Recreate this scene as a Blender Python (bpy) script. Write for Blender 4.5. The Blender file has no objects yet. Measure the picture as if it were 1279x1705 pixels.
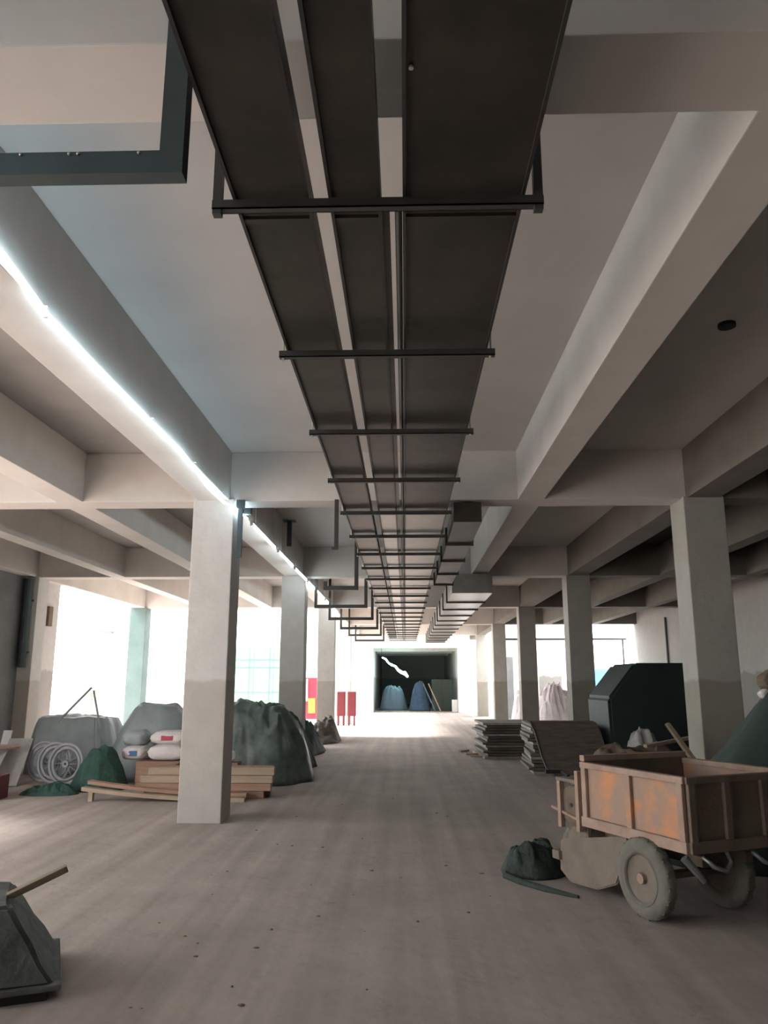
import bpy, bmesh, math, random
from math import sin, cos, pi, radians
from mathutils import Vector, Matrix, noise
random.seed(7)
SC = bpy.context.scene
COL = SC.collection

# ------------------------------------------------------------ camera, world, exposure
cd = bpy.data.cameras.new('camera'); cam = bpy.data.objects.new('camera', cd); COL.objects.link(cam)
cam.location = (0, 0, 1.6)
cam.rotation_euler = (radians(90 + 12.28), 0, radians(1.53))
cd.sensor_fit = 'VERTICAL'; cd.sensor_height = 36; cd.lens = 36 * 1300 / 1705
cd.clip_start = .05; cd.clip_end = 400
SC.camera = cam
w = bpy.data.worlds.new('overcast_sky'); SC.world = w; w.use_nodes = True
bg = w.node_tree.nodes['Background']; bg.inputs[0].default_value = (.93, .98, 1, 1); bg.inputs[1].default_value = 9.0
SC.view_settings.view_transform = 'Standard'; SC.view_settings.look = 'None'
SC.view_settings.exposure = 0.0; SC.view_settings.gamma = 1
sd = bpy.data.lights.new('sun', 'SUN'); sd.energy = 38; sd.angle = radians(22); sd.color = (1, .96, .92)
sun = bpy.data.objects.new('sun', sd); COL.objects.link(sun)
sun.rotation_euler = Vector((.60, .0, -.74)).to_track_quat('-Z', 'Y').to_euler()
LED = 22.0

# ------------------------------------------------------------ materials
def mat(name, c, rough=.85, metal=0., c2=None, scale=3., bump=0., bscale=30., detail=5, thr=(.35, .7), stretch=(1, 1, 1), spec=.5):
    m = bpy.data.materials.new(name); m.use_nodes = True; nt = m.node_tree; b = nt.nodes['Principled BSDF']
    b.inputs['Roughness'].default_value = rough; b.inputs['Metallic'].default_value = metal
    b.inputs['Specular IOR Level'].default_value = spec
    b.inputs['Base Color'].default_value = (*c, 1)
    tc = nt.nodes.new('ShaderNodeTexCoord'); mp = nt.nodes.new('ShaderNodeMapping'); mp.inputs['Scale'].default_value = stretch
    nt.links.new(tc.outputs['Object'], mp.inputs[0])
    if c2:
        n = nt.nodes.new('ShaderNodeTexNoise'); n.inputs['Scale'].default_value = scale; n.inputs['Detail'].default_value = detail
        n.inputs['Roughness'].default_value = .62
        r = nt.nodes.new('ShaderNodeValToRGB'); r.color_ramp.elements[0].position = thr[0]; r.color_ramp.elements[1].position = thr[1]
        r.color_ramp.elements[0].color = (*c, 1); r.color_ramp.elements[1].color = (*c2, 1)
        nt.links.new(mp.outputs[0], n.inputs[0]); nt.links.new(n.outputs[0], r.inputs[0]); nt.links.new(r.outputs[0], b.inputs['Base Color'])
    if bump:
        n2 = nt.nodes.new('ShaderNodeTexNoise'); n2.inputs['Scale'].default_value = bscale; n2.inputs['Detail'].default_value = 6
        bp = nt.nodes.new('ShaderNodeBump'); bp.inputs['Strength'].default_value = bump; bp.inputs['Distance'].default_value = .02
        nt.links.new(mp.outputs[0], n2.inputs[0]); nt.links.new(n2.outputs[0], bp.inputs['Height']); nt.links.new(bp.outputs[0], b.inputs['Normal'])
    return m

def emis(name, c, s):
    m = bpy.data.materials.new(name); m.use_nodes = True; b = m.node_tree.nodes['Principled BSDF']
    b.inputs['Base Color'].default_value = (.8, .8, .8, 1); b.inputs['Emission Color'].default_value = (*c, 1); b.inputs['Emission Strength'].default_value = s
    return m

def two_tone(name, low, high, zc, patch=.10):
    """painted plaster above, bare render below, ragged edge at height zc"""
    m = mat(name, low, .9, bump=.25, bscale=14); nt = m.node_tree; b = nt.nodes['Principled BSDF']
    g = nt.nodes.new('ShaderNodeNewGeometry'); sx = nt.nodes.new('ShaderNodeSeparateXYZ'); nt.links.new(g.outputs['Position'], sx.inputs[0])
    n = nt.nodes.new('ShaderNodeTexNoise'); n.inputs['Scale'].default_value = 2.2; n.inputs['Detail'].default_value = 3; nt.links.new(g.outputs['Position'], n.inputs[0])
    a = nt.nodes.new('ShaderNodeMath'); a.operation = 'MULTIPLY_ADD'; a.inputs[1].default_value = patch * 4; nt.links.new(n.outputs[0], a.inputs[0]); nt.links.new(sx.outputs[2], a.inputs[2])
    r = nt.nodes.new('ShaderNodeMapRange'); r.inputs[1].default_value = zc + patch * 2 - .02; r.inputs[2].default_value = zc + patch * 2 + .02; nt.links.new(a.outputs[0], r.inputs[0])
    n3 = nt.nodes.new('ShaderNodeTexNoise'); n3.inputs['Scale'].default_value = 5; n3.inputs['Detail'].default_value = 6; nt.links.new(g.outputs['Position'], n3.inputs[0])
    mx = nt.nodes.new('ShaderNodeMix'); mx.data_type = 'RGBA'; mx.inputs[6].default_value = (*low, 1); mx.inputs[7].default_value = (*high, 1); nt.links.new(r.outputs[0], mx.inputs[0])
    mv = nt.nodes.new('ShaderNodeMapRange'); mv.inputs[3].default_value = .82; mv.inputs[4].default_value = 1.08; nt.links.new(n3.outputs[0], mv.inputs[0])
    ml = nt.nodes.new('ShaderNodeVectorMath'); ml.operation = 'SCALE'; nt.links.new(mx.outputs[2], ml.inputs[0]); nt.links.new(mv.outputs[0], ml.inputs['Scale'])
    nt.links.new(ml.outputs[0], b.inputs['Base Color'])
    return m

def floor_mat():
    m = mat('dusty_concrete', (.315, .262, .235), .93, c2=(.38, .318, .287), scale=1.3, bump=.35, bscale=9, spec=.25); nt = m.node_tree; b = nt.nodes['Principled BSDF']
    src = b.inputs['Base Color'].links[0].from_socket
    g = nt.nodes.new('ShaderNodeNewGeometry'); mp = nt.nodes.new('ShaderNodeMapping'); mp.inputs['Scale'].default_value = (3.2, .10, 1); nt.links.new(g.outputs['Position'], mp.inputs[0])
    n = nt.nodes.new('ShaderNodeTexNoise'); n.inputs['Scale'].default_value = 1.6; n.inputs['Detail'].default_value = 6; nt.links.new(mp.outputs[0], n.inputs[0])
    r = nt.nodes.new('ShaderNodeMapRange'); r.inputs[1].default_value = .3; r.inputs[2].default_value = .7; r.inputs[3].default_value = .82; r.inputs[4].default_value = 1.12; nt.links.new(n.outputs[0], r.inputs[0])
    n2 = nt.nodes.new('ShaderNodeTexNoise'); n2.inputs['Scale'].default_value = 4.5; n2.inputs['Detail'].default_value = 8; n2.inputs['Roughness'].default_value = .7; nt.links.new(g.outputs['Position'], n2.inputs[0])
    r2 = nt.nodes.new('ShaderNodeMapRange'); r2.inputs[1].default_value = .25; r2.inputs[2].default_value = .42; r2.inputs[3].default_value = .72; r2.inputs[4].default_value = 1.0; nt.links.new(n2.outputs[0], r2.inputs[0])
    mu = nt.nodes.new('ShaderNodeMath'); mu.operation = 'MULTIPLY'; nt.links.new(r.outputs[0], mu.inputs[0]); nt.links.new(r2.outputs[0], mu.inputs[1])
    v = nt.nodes.new('ShaderNodeVectorMath'); v.operation = 'SCALE'; nt.links.new(src, v.inputs[0]); nt.links.new(mu.outputs[0], v.inputs['Scale'])
    nt.links.new(v.outputs[0], b.inputs['Base Color'])
    return m

M = dict(
    floor=floor_mat(),
    yard=mat('outdoor_ground', (.5, .47, .44), .95, c2=(.62, .58, .54), scale=2),
    slab=mat('ceiling_plaster', (.53, .50, .475), .92, c2=(.59, .56, .53), scale=.9, bump=.12, bscale=6),
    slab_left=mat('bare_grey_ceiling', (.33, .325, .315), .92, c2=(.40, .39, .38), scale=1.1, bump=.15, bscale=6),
    slab_dim=mat('shade_dark_ceiling', (.045, .038, .03), .92, c2=(.07, .06, .048), scale=.9, bump=.12, bscale=6),  # ceiling darkened in its colour to stand in for the unlit right bay
    beam_dim=mat('shade_dark_beam', (.13, .12, .10), .9, c2=(.17, .155, .135), scale=1.6, bump=.15, bscale=9),  # right-side beams, with the lack of light put into the colour
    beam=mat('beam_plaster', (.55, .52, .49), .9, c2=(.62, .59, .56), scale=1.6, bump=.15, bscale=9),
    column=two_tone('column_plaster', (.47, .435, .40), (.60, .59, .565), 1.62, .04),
    column_right=two_tone('shade_dark_column_plaster', (.26, .24, .205), (.36, .35, .32), 1.62, .04),  # same plaster as the left columns, shade put into the colour
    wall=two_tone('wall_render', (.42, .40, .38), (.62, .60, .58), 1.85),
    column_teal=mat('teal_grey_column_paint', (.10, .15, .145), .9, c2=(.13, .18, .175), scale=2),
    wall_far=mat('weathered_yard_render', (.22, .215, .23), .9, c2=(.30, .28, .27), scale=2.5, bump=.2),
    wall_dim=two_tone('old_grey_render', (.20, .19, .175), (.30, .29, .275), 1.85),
    wall_white=mat('white_render', (.8, .78, .76), .85, c2=(.7, .68, .67), scale=1.2, bump=.1),
    wall_dark=mat('bare_block_wall', (.16, .165, .165), .92, c2=(.22, .22, .22), scale=1.5, bump=.2),
    tray=mat('tray_steel', (.033, .033, .029), .42, .55, c2=(.075, .064, .053), scale=2.2, spec=.5),
    tray_pale=mat('reflection_pale_tray', (.40, .39, .37), .4, .5, c2=(.5, .49, .47), scale=3),  # far tray bottoms paler, brightness of reflected daylight put into the colour
    tray_rail=mat('tray_rail_steel', (.035, .036, .034), .5, .4),
    hanger=mat('hanger_channel', (.06, .06, .058), .5, .5),
    teal=mat('teal_sheet_steel', (.055, .075, .082), .45, .5, c2=(.075, .095, .10), scale=4),
    galv=mat('galvanised_duct', (.42, .42, .41), .28, .85, c2=(.5, .5, .49), scale=5),
    screw=mat('screw_zinc', (.6, .58, .5), .35, .8),
    wood=mat('old_plank', (.27, .155, .105), .85, c2=(.38, .24, .17), scale=4, stretch=(.4, 5, 5), bump=.3, bscale=20),
    wood2=mat('pale_plank', (.32, .235, .165), .85, c2=(.42, .32, .235), scale=4, stretch=(.4, 5, 5), bump=.3),
    ply=mat('formwork_ply', (.075, .06, .05), .75, c2=(.14, .115, .095), scale=3, stretch=(1, 1, 8)),
    ply_edge=mat('ply_edge_pale', (.30, .27, .24), .8, c2=(.2, .17, .15), scale=8),
    tarp_grey=mat('grey_tarpaulin', (.24, .28, .28), .55, c2=(.33, .36, .37), scale=2.5, bump=.5, bscale=7),
    tarp_green=mat('green_grey_tarpaulin', (.05, .07, .062), .38, c2=(.15, .18, .16), scale=3.2, bump=1, bscale=4.5),
    tarp_dark=mat('dark_green_tarpaulin', (.014, .03, .023), .8, c2=(.025, .042, .034), scale=1.6, bump=.3, bscale=5),
    tarp_black=mat('black_green_cover', (.008, .014, .015), .7, c2=(.012, .03, .026), scale=1.2, bump=.2, bscale=4),
    net=mat('green_debris_net', (.018, .055, .042), .8, c2=(.035, .09, .07), scale=9, bump=.7, bscale=45),
    net_dark=mat('dark_net', (.012, .02, .014), .8, c2=(.03, .045, .035), scale=12, bump=.6, bscale=40),
    coil=mat('grey_hose', (.26, .26, .28), .65, c2=(.34, .34, .36), scale=6),
    bag=mat('woven_white_bag', (.70, .64, .62), .75, c2=(.6, .54, .52), scale=6, bump=.4, bscale=60),
    pink=mat('pinkish_dust_sheet', (.62, .53, .55), .7, c2=(.78, .72, .73), scale=3, bump=.4, bscale=8),
    red=mat('red_plastic', (.13, .01, .017), .5, c2=(.10, .008, .012), scale=3),
    crimson=mat('red_print', (.40, .04, .07), .6),
    blue=mat('blue_print', (.06, .16, .34), .6),
    blue_sheet=mat('blue_sheet_metal', (.10, .38, .68), .5),
    orange_board=mat('orange_print', (.8, .33, .07), .6),
    white_board=mat('white_board', (.72, .72, .70), .6),
    cream=mat('dusty_board', (.40, .385, .36), .8, c2=(.30, .29, .28), scale=5),
    orange=mat('orange_bed_paint', (.50, .22, .10), .7, c2=(.31, .21, .16), scale=3.2, bump=.3, bscale=18, thr=(.36, .52)),
    rust=mat('rusty_bed_frame', (.36, .26, .205), .8, c2=(.27, .17, .125), scale=5, bump=.3),
    bed_dark=mat('dusty_brown_steel', (.13, .095, .07), .8, c2=(.19, .145, .11), scale=4, bump=.3),
    mud=mat('caked_mud', (.20, .16, .13), .92, c2=(.155, .125, .10), scale=6, bump=.6, bscale=15),
    tyre=mat('dusty_tyre', (.17, .16, .13), .9, c2=(.11, .11, .095), scale=5, bump=.4, bscale=30),
    metal=mat('worn_steel', (.30, .31, .31), .4, .7),
    black=mat('black_rubber', (.012, .012, .012), .7),
    tub=mat('mortar_stained_steel', (.038, .042, .04), .8, c2=(.10, .108, .102), scale=7, bump=.6, bscale=18),
    stick=mat('weathered_handle', (.17, .125, .085), .85, c2=(.12, .09, .06), scale=4, stretch=(1, 6, 6)),
    scaffold=mat('scaffold_pipe', (.25, .27, .27), .5, .5),
    leaf=mat('leaf', (.12, .22, .10), .7),
    led=emis('led_strip_glow', (.68, .89, 1), LED),
    tube=emis('tube_glow', (.80, .95, 1), LED * 1.6),
    farled=emis('cyan_lamp_glow', (.55, 1, .93), 34),
    navy=mat('navy_cloth', (.025, .05, .10), .8, c2=(.04, .085, .13), scale=5),
    steelblue=mat('steel_blue_cloth', (.10, .15, .20), .8),
    moss=mat('moss_green_steel', (.03, .045, .035), .7),
    plug=mat('pale_lamp_cap', (.5, .5, .5), .5),
)

def netting():
    m = bpy.data.materials.new('scaffold_net'); m.use_nodes = True; nt = m.node_tree; nt.nodes.remove(nt.nodes['Principled BSDF'])
    d = nt.nodes.new('ShaderNodeBsdfDiffuse'); d.inputs[0].default_value = (.22, .58, .32, 1)
    tl = nt.nodes.new('ShaderNodeBsdfTranslucent'); tl.inputs[0].default_value = (.25, .68, .38, 1)
    tr = nt.nodes.new('ShaderNodeBsdfTransparent'); tr.inputs[0].default_value = (.74, 1, .74, 1)
    a = nt.nodes.new('ShaderNodeMixShader'); a.inputs[0].default_value = .6; b = nt.nodes.new('ShaderNodeMixShader'); b.inputs[0].default_value = .35
    nt.links.new(d.outputs[0], a.inputs[1]); nt.links.new(tl.outputs[0], a.inputs[2]); nt.links.new(a.outputs[0], b.inputs[1]); nt.links.new(tr.outputs[0], b.inputs[2])
    nt.links.new(b.outputs[0], nt.nodes['Material Output'].inputs[0]); return m
M['netting'] = netting()

# ------------------------------------------------------------ mesh helpers
class MB:
    def __init__(s): s.b = bmesh.new()
    def box(s, x0, x1, y0, y1, z0, z1, mx=None, bev=0):
        r = bmesh.ops.create_cube(s.b, size=1); vs = r['verts']
        for v in vs: v.co = Vector(((x0 + x1) / 2 + v.co.x * (x1 - x0), (y0 + y1) / 2 + v.co.y * (y1 - y0), (z0 + z1) / 2 + v.co.z * (z1 - z0)))
        if bev:
            es = {e for v in vs for e in v.link_edges}
            r = bmesh.ops.bevel(s.b, geom=list(es), offset=bev, segments=2, affect='EDGES', profile=.6)
            vs = list({v for f in r['faces'] for v in f.verts} | {v for v in vs if v.is_valid})
        if mx is not None:
            for v in vs: v.co = mx @ v.co
        return s
    def tube(s, pts, r, n=8, mx=None, close=False):
        pts = [Vector(p) for p in pts]; rings = []; N = len(pts); up = None
        for i, p in enumerate(pts):
            a = pts[(i - 1) % N] if (i or close) else p; c = pts[(i + 1) % N] if (i < N - 1 or close) else p
            d = (c - a).normalized()
            if up is None: up = d.orthogonal().normalized()
            up = (up - d * up.dot(d)); up = up.normalized() if up.length > 1e-6 else d.orthogonal().normalized()
            q = d.cross(up); rr = r[i] if isinstance(r, (list, tuple)) else r
            rings.append([s.b.verts.new(p + up * rr * cos(2 * pi * k / n) + q * rr * sin(2 * pi * k / n)) for k in range(n)])
        for i in range(N if close else N - 1):
            A, B = rings[i], rings[(i + 1) % N]
            for k in range(n): s.b.faces.new((A[k], A[(k + 1) % n], B[(k + 1) % n], B[k]))
        if not close:
            s.b.faces.new(rings[0][::-1]); s.b.faces.new(rings[-1])
        if mx is not None:
            for R in rings:
                for v in R: v.co = mx @ v.co
        return s
    def lathe(s, prof, n=32, mx=None):   # profile (r, h) round local Z, closed loop of the profile
        rings = [[s.b.verts.new((r * cos(2 * pi * k / n), r * sin(2 * pi * k / n), h)) for k in range(n)] for r, h in prof]
        for i in range(len(prof)):
            A, B = rings[i], rings[(i + 1) % len(prof)]
            for k in range(n): s.b.faces.new((A[k], A[(k + 1) % n], B[(k + 1) % n], B[k]))
        if mx is not None:
            for R in rings:
                for v in R: v.co = mx @ v.co
        return s
    def prism(s, poly, y0, y1, mx=None, bev=0):   # poly in xz, extruded along y
        a = [s.b.verts.new((x, y0, z)) for x, z in poly]; c = [s.b.verts.new((x, y1, z)) for x, z in poly]; n = len(poly)
        fs = [s.b.faces.new(a), s.b.faces.new(c[::-1])]
        for i in range(n): fs.append(s.b.faces.new((a[i], c[i], c[(i + 1) % n], a[(i + 1) % n])))
        vs = a + c
        if bev:
            es = {e for f in fs for e in f.edges}
            r = bmesh.ops.bevel(s.b, geom=list(es), offset=bev, segments=2, affect='EDGES')
            vs = list({v for f in r['faces'] for v in f.verts} | {v for v in vs if v.is_valid})
        if mx is not None:
            for v in vs: v.co = mx @ v.co
        return s
    def build(s, name, m, parent=None, smooth=False, loc=None):
        bmesh.ops.recalc_face_normals(s.b, faces=s.b.faces[:])
        me = bpy.data.meshes.new(name); s.b.to_mesh(me); s.b.free()
        if smooth:
            for p in me.polygons: p.use_smooth = True
        me.materials.append(m if not isinstance(m, str) else M[m])
        o = bpy.data.objects.new(name, me); COL.objects.link(o)
        if parent: o.parent = parent
        if loc: o.location = loc
        return o

def tag(o, label, cat, group=None, kind=None):
    if label: o['label'] = label
    if cat: o['category'] = cat
    if group: o['group'] = group
    if kind: o['kind'] = kind
    return o
def empty(name, label, cat, loc=(0, 0, 0), rz=0, group=None):
    o = bpy.data.objects.new(name, None); COL.objects.link(o); o.location = loc; o.rotation_euler = (0, 0, rz)
    return tag(o, label, cat, group)
def struct(name, mb, m, parent=None, label=None):
    o = mb.build(name, m, parent)
    if not parent: o['kind'] = 'structure'
    if label: o['label'] = label
    return o
def copy_tree(o, parent=None):
    c = o.copy(); COL.objects.link(c); c.parent = parent
    for ch in [x for x in ALLCH(o)]: copy_tree(ch, c)
    return c
def ALLCH(o): return [x for x in COL.objects if x.parent == o]

ZC, ZB = 4.47, 3.83      # slab soffit, beam soffit
ROWS = [2.55 + 7.2 * k for k in range(-2, 6)]     # beam rows across
# ------------------------------------------------------------ setting
struct('floor', MB().box(-12, 9.6, -12.5, 62, -.2, 0), 'floor')
struct('ground_outside', MB().box(-60, 60, -40, 110, -.4, -.205), 'yard')
struct('ground_yard_left', MB().box(-40, -12.01, -20, 80, -.2, -.03), 'yard')
struct('ceiling', MB().box(-2.4, 3.7, -12.4, 42.8, ZC, ZC + .2), 'slab')
struct('ceiling_left_bay', MB().box(-8.6, -2.4, -12.4, 24.4, ZC, ZC + .2), 'slab_left')
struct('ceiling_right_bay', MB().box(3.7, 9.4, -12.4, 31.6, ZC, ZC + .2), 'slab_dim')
def roof_span(y):   # x extent of the roof at this y
    return (-8.4 if y < 24.6 else -2.6, 9.2 if y < 31.7 else 3.9)
for y in ROWS:
    a, b = roof_span(y)
    struct('beam', MB().box(a, min(b, 3.7), y - .2, y + .2, ZB, ZC, bev=.008), 'beam')
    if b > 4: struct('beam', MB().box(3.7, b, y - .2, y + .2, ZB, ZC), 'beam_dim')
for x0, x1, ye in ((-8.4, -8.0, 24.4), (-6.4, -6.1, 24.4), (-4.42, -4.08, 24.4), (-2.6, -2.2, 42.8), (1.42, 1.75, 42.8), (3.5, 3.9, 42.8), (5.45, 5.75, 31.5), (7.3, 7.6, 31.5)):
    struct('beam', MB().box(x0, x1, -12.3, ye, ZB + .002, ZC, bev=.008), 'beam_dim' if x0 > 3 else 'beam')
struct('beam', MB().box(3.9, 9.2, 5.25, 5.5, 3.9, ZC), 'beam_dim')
XL, XR = (-2.65, -2.14), (3.45, 3.95)
def column(x0, x1, yc, h=ZB):
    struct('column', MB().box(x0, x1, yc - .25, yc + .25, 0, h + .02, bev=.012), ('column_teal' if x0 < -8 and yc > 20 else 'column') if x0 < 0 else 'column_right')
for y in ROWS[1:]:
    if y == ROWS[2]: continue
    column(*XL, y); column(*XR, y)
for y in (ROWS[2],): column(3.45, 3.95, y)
for y in ROWS[:6]: column(-8.45, -7.95, y)
# outer walls
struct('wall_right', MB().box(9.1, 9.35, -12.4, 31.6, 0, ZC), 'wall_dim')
struct('wall_left', MB().box(-8.45, -8.25, 10.0, 16.7, 0, ZC), 'wall_dark')
struct('wall_left_pier', MB().box(-8.45, -8.2, 17.2, 18.35, 0, ZC), 'wall')
struct('wall_left_rear', MB().box(-8.45, -8.25, -12.4, -4, 0, ZC), 'wall')
struct('wall_back', MB().box(-8.4, 9.2, -12.4, -12.2, 0, ZC), 'wall')
struct('wall_yard_left', MB().box(-11.6, -10.15, 27.0, 27.25, 0, 3.3).box(-11.7, -10.05, 26.95, 27.3, 3.3, 3.42), 'wall_far')
struct('wall_light_blocker', MB().box(-20, -19.5, -40, 22, -.03, 5), 'wall_white')  # unseen wall added to block the sun and bounce sky light
# end building with the portal
PX0, PX1, PY, PZ = -1.72, 2.83, 42.9, 3.4
struct('wall_end', MB().box(-3.9, PX0, PY, PY + .3, 0, 4.9).box(PX1, 9.6, PY, PY + .3, 0, 4.9).box(PX0, PX1, PY, PY + .3, PZ, 4.9), 'wall_white')
struct('trim_1', MB().box(PX0 - .35, PX0 - .1, PY - .12, PY, 0, PZ + .2).box(PX1 + .1, PX1 + .4, PY - .12, PY, 0, PZ + .2).box(PX0 - .35, PX1 + .4, PY - .12, PY, PZ + .2, PZ + .45), 'wall_white')
struct('wall_passage_left', MB().box(PX0 - .3, PX0 - .05, PY + .3, 60, 0, 4.2), 'wall')
struct('wall_passage_right', MB().box(PX1 + .1, PX1 + .4, PY + .3, 60, 0, 4.2), 'wall')
struct('wall_passage_end', MB().box(PX0 - .3, PX1 + .4, 60, 60.2, 0, 4.2), 'wall')
struct('ceiling_passage', MB().box(PX0 - .3, PX1 + .4, PY + .3, 60.2, 4.0, 4.2), 'wall')
for y in (46.5, 50, 54): struct('beam', MB().box(PX0 - .05, PX1 + .1, y, y + .4, 3.35, 4.0), 'wall')
# right end wall in the little yard
struct('wall_yard_right', MB().box(3.95, 9.6, 36.0, 36.25, 0, 3.25), 'wall_white')
struct('trim_2', MB().box(6.0, 7.0, 35.94, 36.0, 0, 2.85), 'wall_dim')
struct('wall_yard_side', MB().box(9.5, 9.7, 31.6, 43, 0, 3.3), 'wall_white')
struct('door_1', MB().box(4.2, 4.85, 35.93, 36, 0, 2.7), 'wall_dark')

o = MB().tube([(-8.12, 16.6, 1.9), (-8.12, 16.6, 3.78)], .09, 12).box(-8.22, -8.02, 16.6, 16.7, 3.3, 3.34).box(-8.22, -8.02, 16.6, 16.7, 2.2, 2.24).build('downpipe', 'teal'); tag(o, 'dark downpipe on the upper part of the far left pillar', 'pipe')
o = MB().box(-8.2, -8.14, 17.75, 17.95, 2.85, 3.3, bev=.01).build('wall_box', 'bed_dark'); tag(o, 'small brown box mounted beside the left yard opening', 'box')
# loose grit on the floor
g = MB()
for i in range(50):
    x, y = random.uniform(-1.75, .75), random.uniform(3.3, 12); r = random.uniform(.005, .014)
    mx = Matrix.Translation((x, y, r * .3)) @ Matrix.Diagonal((r * random.uniform(.8, 1.8), r, r * .6, 1))
    v = bmesh.ops.create_icosphere(g.b, subdivisions=1, radius=1)['verts']
    for q in v: q.co = mx @ q.co
tag(g.build('grit', 'mud'), 'small bits of grit scattered over the dusty concrete floor', 'grit', kind='stuff')

# ------------------------------------------------------------ cable trays, ducts, hangers
ORD = ['first', 'second', 'third', 'fourth', 'fifth', 'sixth', 'seventh', 'eighth', 'ninth', 'tenth', 'eleventh', 'twelfth', 'thirteenth', 'fourteenth', 'fifteenth', 'sixteenth', 'seventeenth', 'eighteenth', 'nineteenth', 'twentieth', 'twenty-first', 'twenty-second', 'twenty-third', 'twenty-fourth', 'twenty-fifth']
def tray(x0, x1, label, yend=38.5, pale=0):
    t = empty('cable_tray', label, 'cable tray', ((x0 + x1) / 2, -3, 3.545)); W = (x1 - x0) / 2; L = 3.0; n = int((yend + 3) / L)
    pm = rm = None
    for k in range(n):
        if pm is None:
            pm = MB().box(-W + .012, W - .012, .006, L - .006, .012, .03, bev=.002).box(-W + .012, W - .012, .006, .045, .004, .014).build('bottom_panel', 'tray', t)
            rm = MB().box(-W, -W + .014, 0, L, 0, .11).box(-W, -W + .03, 0, L, .104, .11).build('side_rail', 'tray_rail', t)
            rn = MB().box(W - .014, W, 0, L, 0, .11).box(W - .03, W, 0, L, .104, .11).build('side_rail', 'tray_rail', t)
        else:
            for s_ in (pm, rm, rn):
                c = s_.copy(); COL.objects.link(c); c.location = (0, k * L, 0)
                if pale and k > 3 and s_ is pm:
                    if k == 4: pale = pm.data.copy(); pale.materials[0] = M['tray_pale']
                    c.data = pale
    return t
tray(-.70, -.385, 'narrow dark steel cable tray, the one beside the left hanger rods')
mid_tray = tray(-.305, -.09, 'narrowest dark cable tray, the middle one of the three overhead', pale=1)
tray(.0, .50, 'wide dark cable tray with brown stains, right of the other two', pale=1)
MB().box(.11, .142, 5.93, 41.5, .01, .022).build('gap_shade_strip', 'tray', mid_tray)  # added dark strip, stands in for the shaded gap beside the tray
o = MB().tube([(-.018, 2.93, 3.57), (-.018, 38.5, 3.57)], .016).build('conduit', 'hanger'); tag(o, 'thin straight conduit running in the slit between middle and wide tray', 'pipe')
# small bright screw under wide tray
o = MB().lathe([(0.001, 0), (.008, 0), (.008, .01), (.001, .014)], 10).build('bolt', 'screw', loc=(.03, 2.17, 3.543)); tag(o, 'tiny bright bolt head under the wide tray near the camera', 'bolt')

def in_beam(y): return any(abs(y - r) < .23 for r in ROWS + [38.55])
hy = [2.87 + 1.5 * k for k in range(-2, 24)]
vis = 0
for y in hy:
    if y < 2: lab = 'trapeze hanger under the three trays, behind the view'; 
    top = ZB if in_beam(y) else ZC
    if y < 2: continue
    t = empty('trapeze_hanger', f'dark steel trapeze hanger under the trays, {ORD[vis]} along the corridor', 'hanger', (0, y, 3.5), group='trapeze hangers under the cable trays'); vis += 1
    xa, xb = (-.785, .575) if vis == 1 else (-.745, .545)
    MB().box(xa, xb, -.02, .02, 0, .006).box(xa, xb, -.02, -.015, .0, .041).box(xa, xb, .015, .02, 0, .041).build('cross_bar', 'hanger', t)
    for x in ((-.765, .555) if vis == 1 else (-.722, .522)):
        if vis > 1:
            MB().tube([(x, 0, 0), (x, 0, top - 3.5)], .006, 6).lathe([(.001, -.012), (.011, -.012), (.011, 0), (.001, 0)], 6, Matrix.Translation((x, 0, 0))).build('threaded_rod', 'screw', t); continue
        MB().box(x - .018, x + .018, -.018, .018, -.02, top - 3.5).box(x - .05, x + .05, -.04, .04, top - 3.508, top - 3.5).build('hanger_rod', 'hanger', t)
# side trapeze frames to the left
for i, (y, xl, zt) in enumerate(((9.62, -2.0, 3.8), (13.9, -1.42, ZC), (17.35, -1.98, ZC), (20.8, -2.0, ZC), (24.55, -2.0, ZC), (28.2, -2.0, ZC), (31.9, -2.0, ZC))):
    t = empty('side_hanger', f'dark U-shaped pipe hanger left of the trays, {ORD[i]} one along', 'hanger', (0, y, 3.2), group='empty pipe hangers between pillars and trays')
    top = (ZB if in_beam(y) else zt) - 3.2
    if i == 0:
        MB().box(-.87, -.82, -.02, .02, 0, top).build('hanger_rod', 'hanger', t)
        MB().box(-2.10, -2.0, -.03, .03, .52, 1.0 if False else .63).box(-2.08, -2.02, -.02, .02, -.1, .55).build('hanger_rod', 'teal', t)
        MB().box(-.9, -.82, -.025, .025, -.006, .03).build('foot_plate', 'hanger', t)
        t.location.y = 9.5
    else:
        MB().box(xl - .03, -.83, -.035, .035, 0, .075).build('cross_bar', 'hanger', t)
        MB().box(-.90, -.83, -.03, .03, .02, top).build('hanger_rod', 'hanger', t)
        if i == 1: MB().box(xl - .03, xl + .03, -.03, .03, .03, .16).build('hanger_rod', 'hanger', t)
        else: MB().box(xl - .03, xl + .03, -.03, .03, .03, top if i < 3 else top).build('hanger_rod', 'hanger', t)
o = MB().box(-2.13, -2.05, 13.86, 13.94, 4.0, ZC).box(-2.2, -1.98, 13.8, 14.0, ZC - .012, ZC).build('hanger_stub', 'teal'); tag(o, 'short dark steel stub hanging from ceiling above the tube lights', 'bracket')
o = MB().box(-2.12, -2.02, 10.0, 10.09, 3.76, 4.12, bev=.01).box(-2.2, -2.0, 9.98, 10.1, 4.08, 4.14).build('junction_box', 'teal'); tag(o, 'dark upright box fixed to the beam beside the nearest left pillar', 'junction box')

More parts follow.
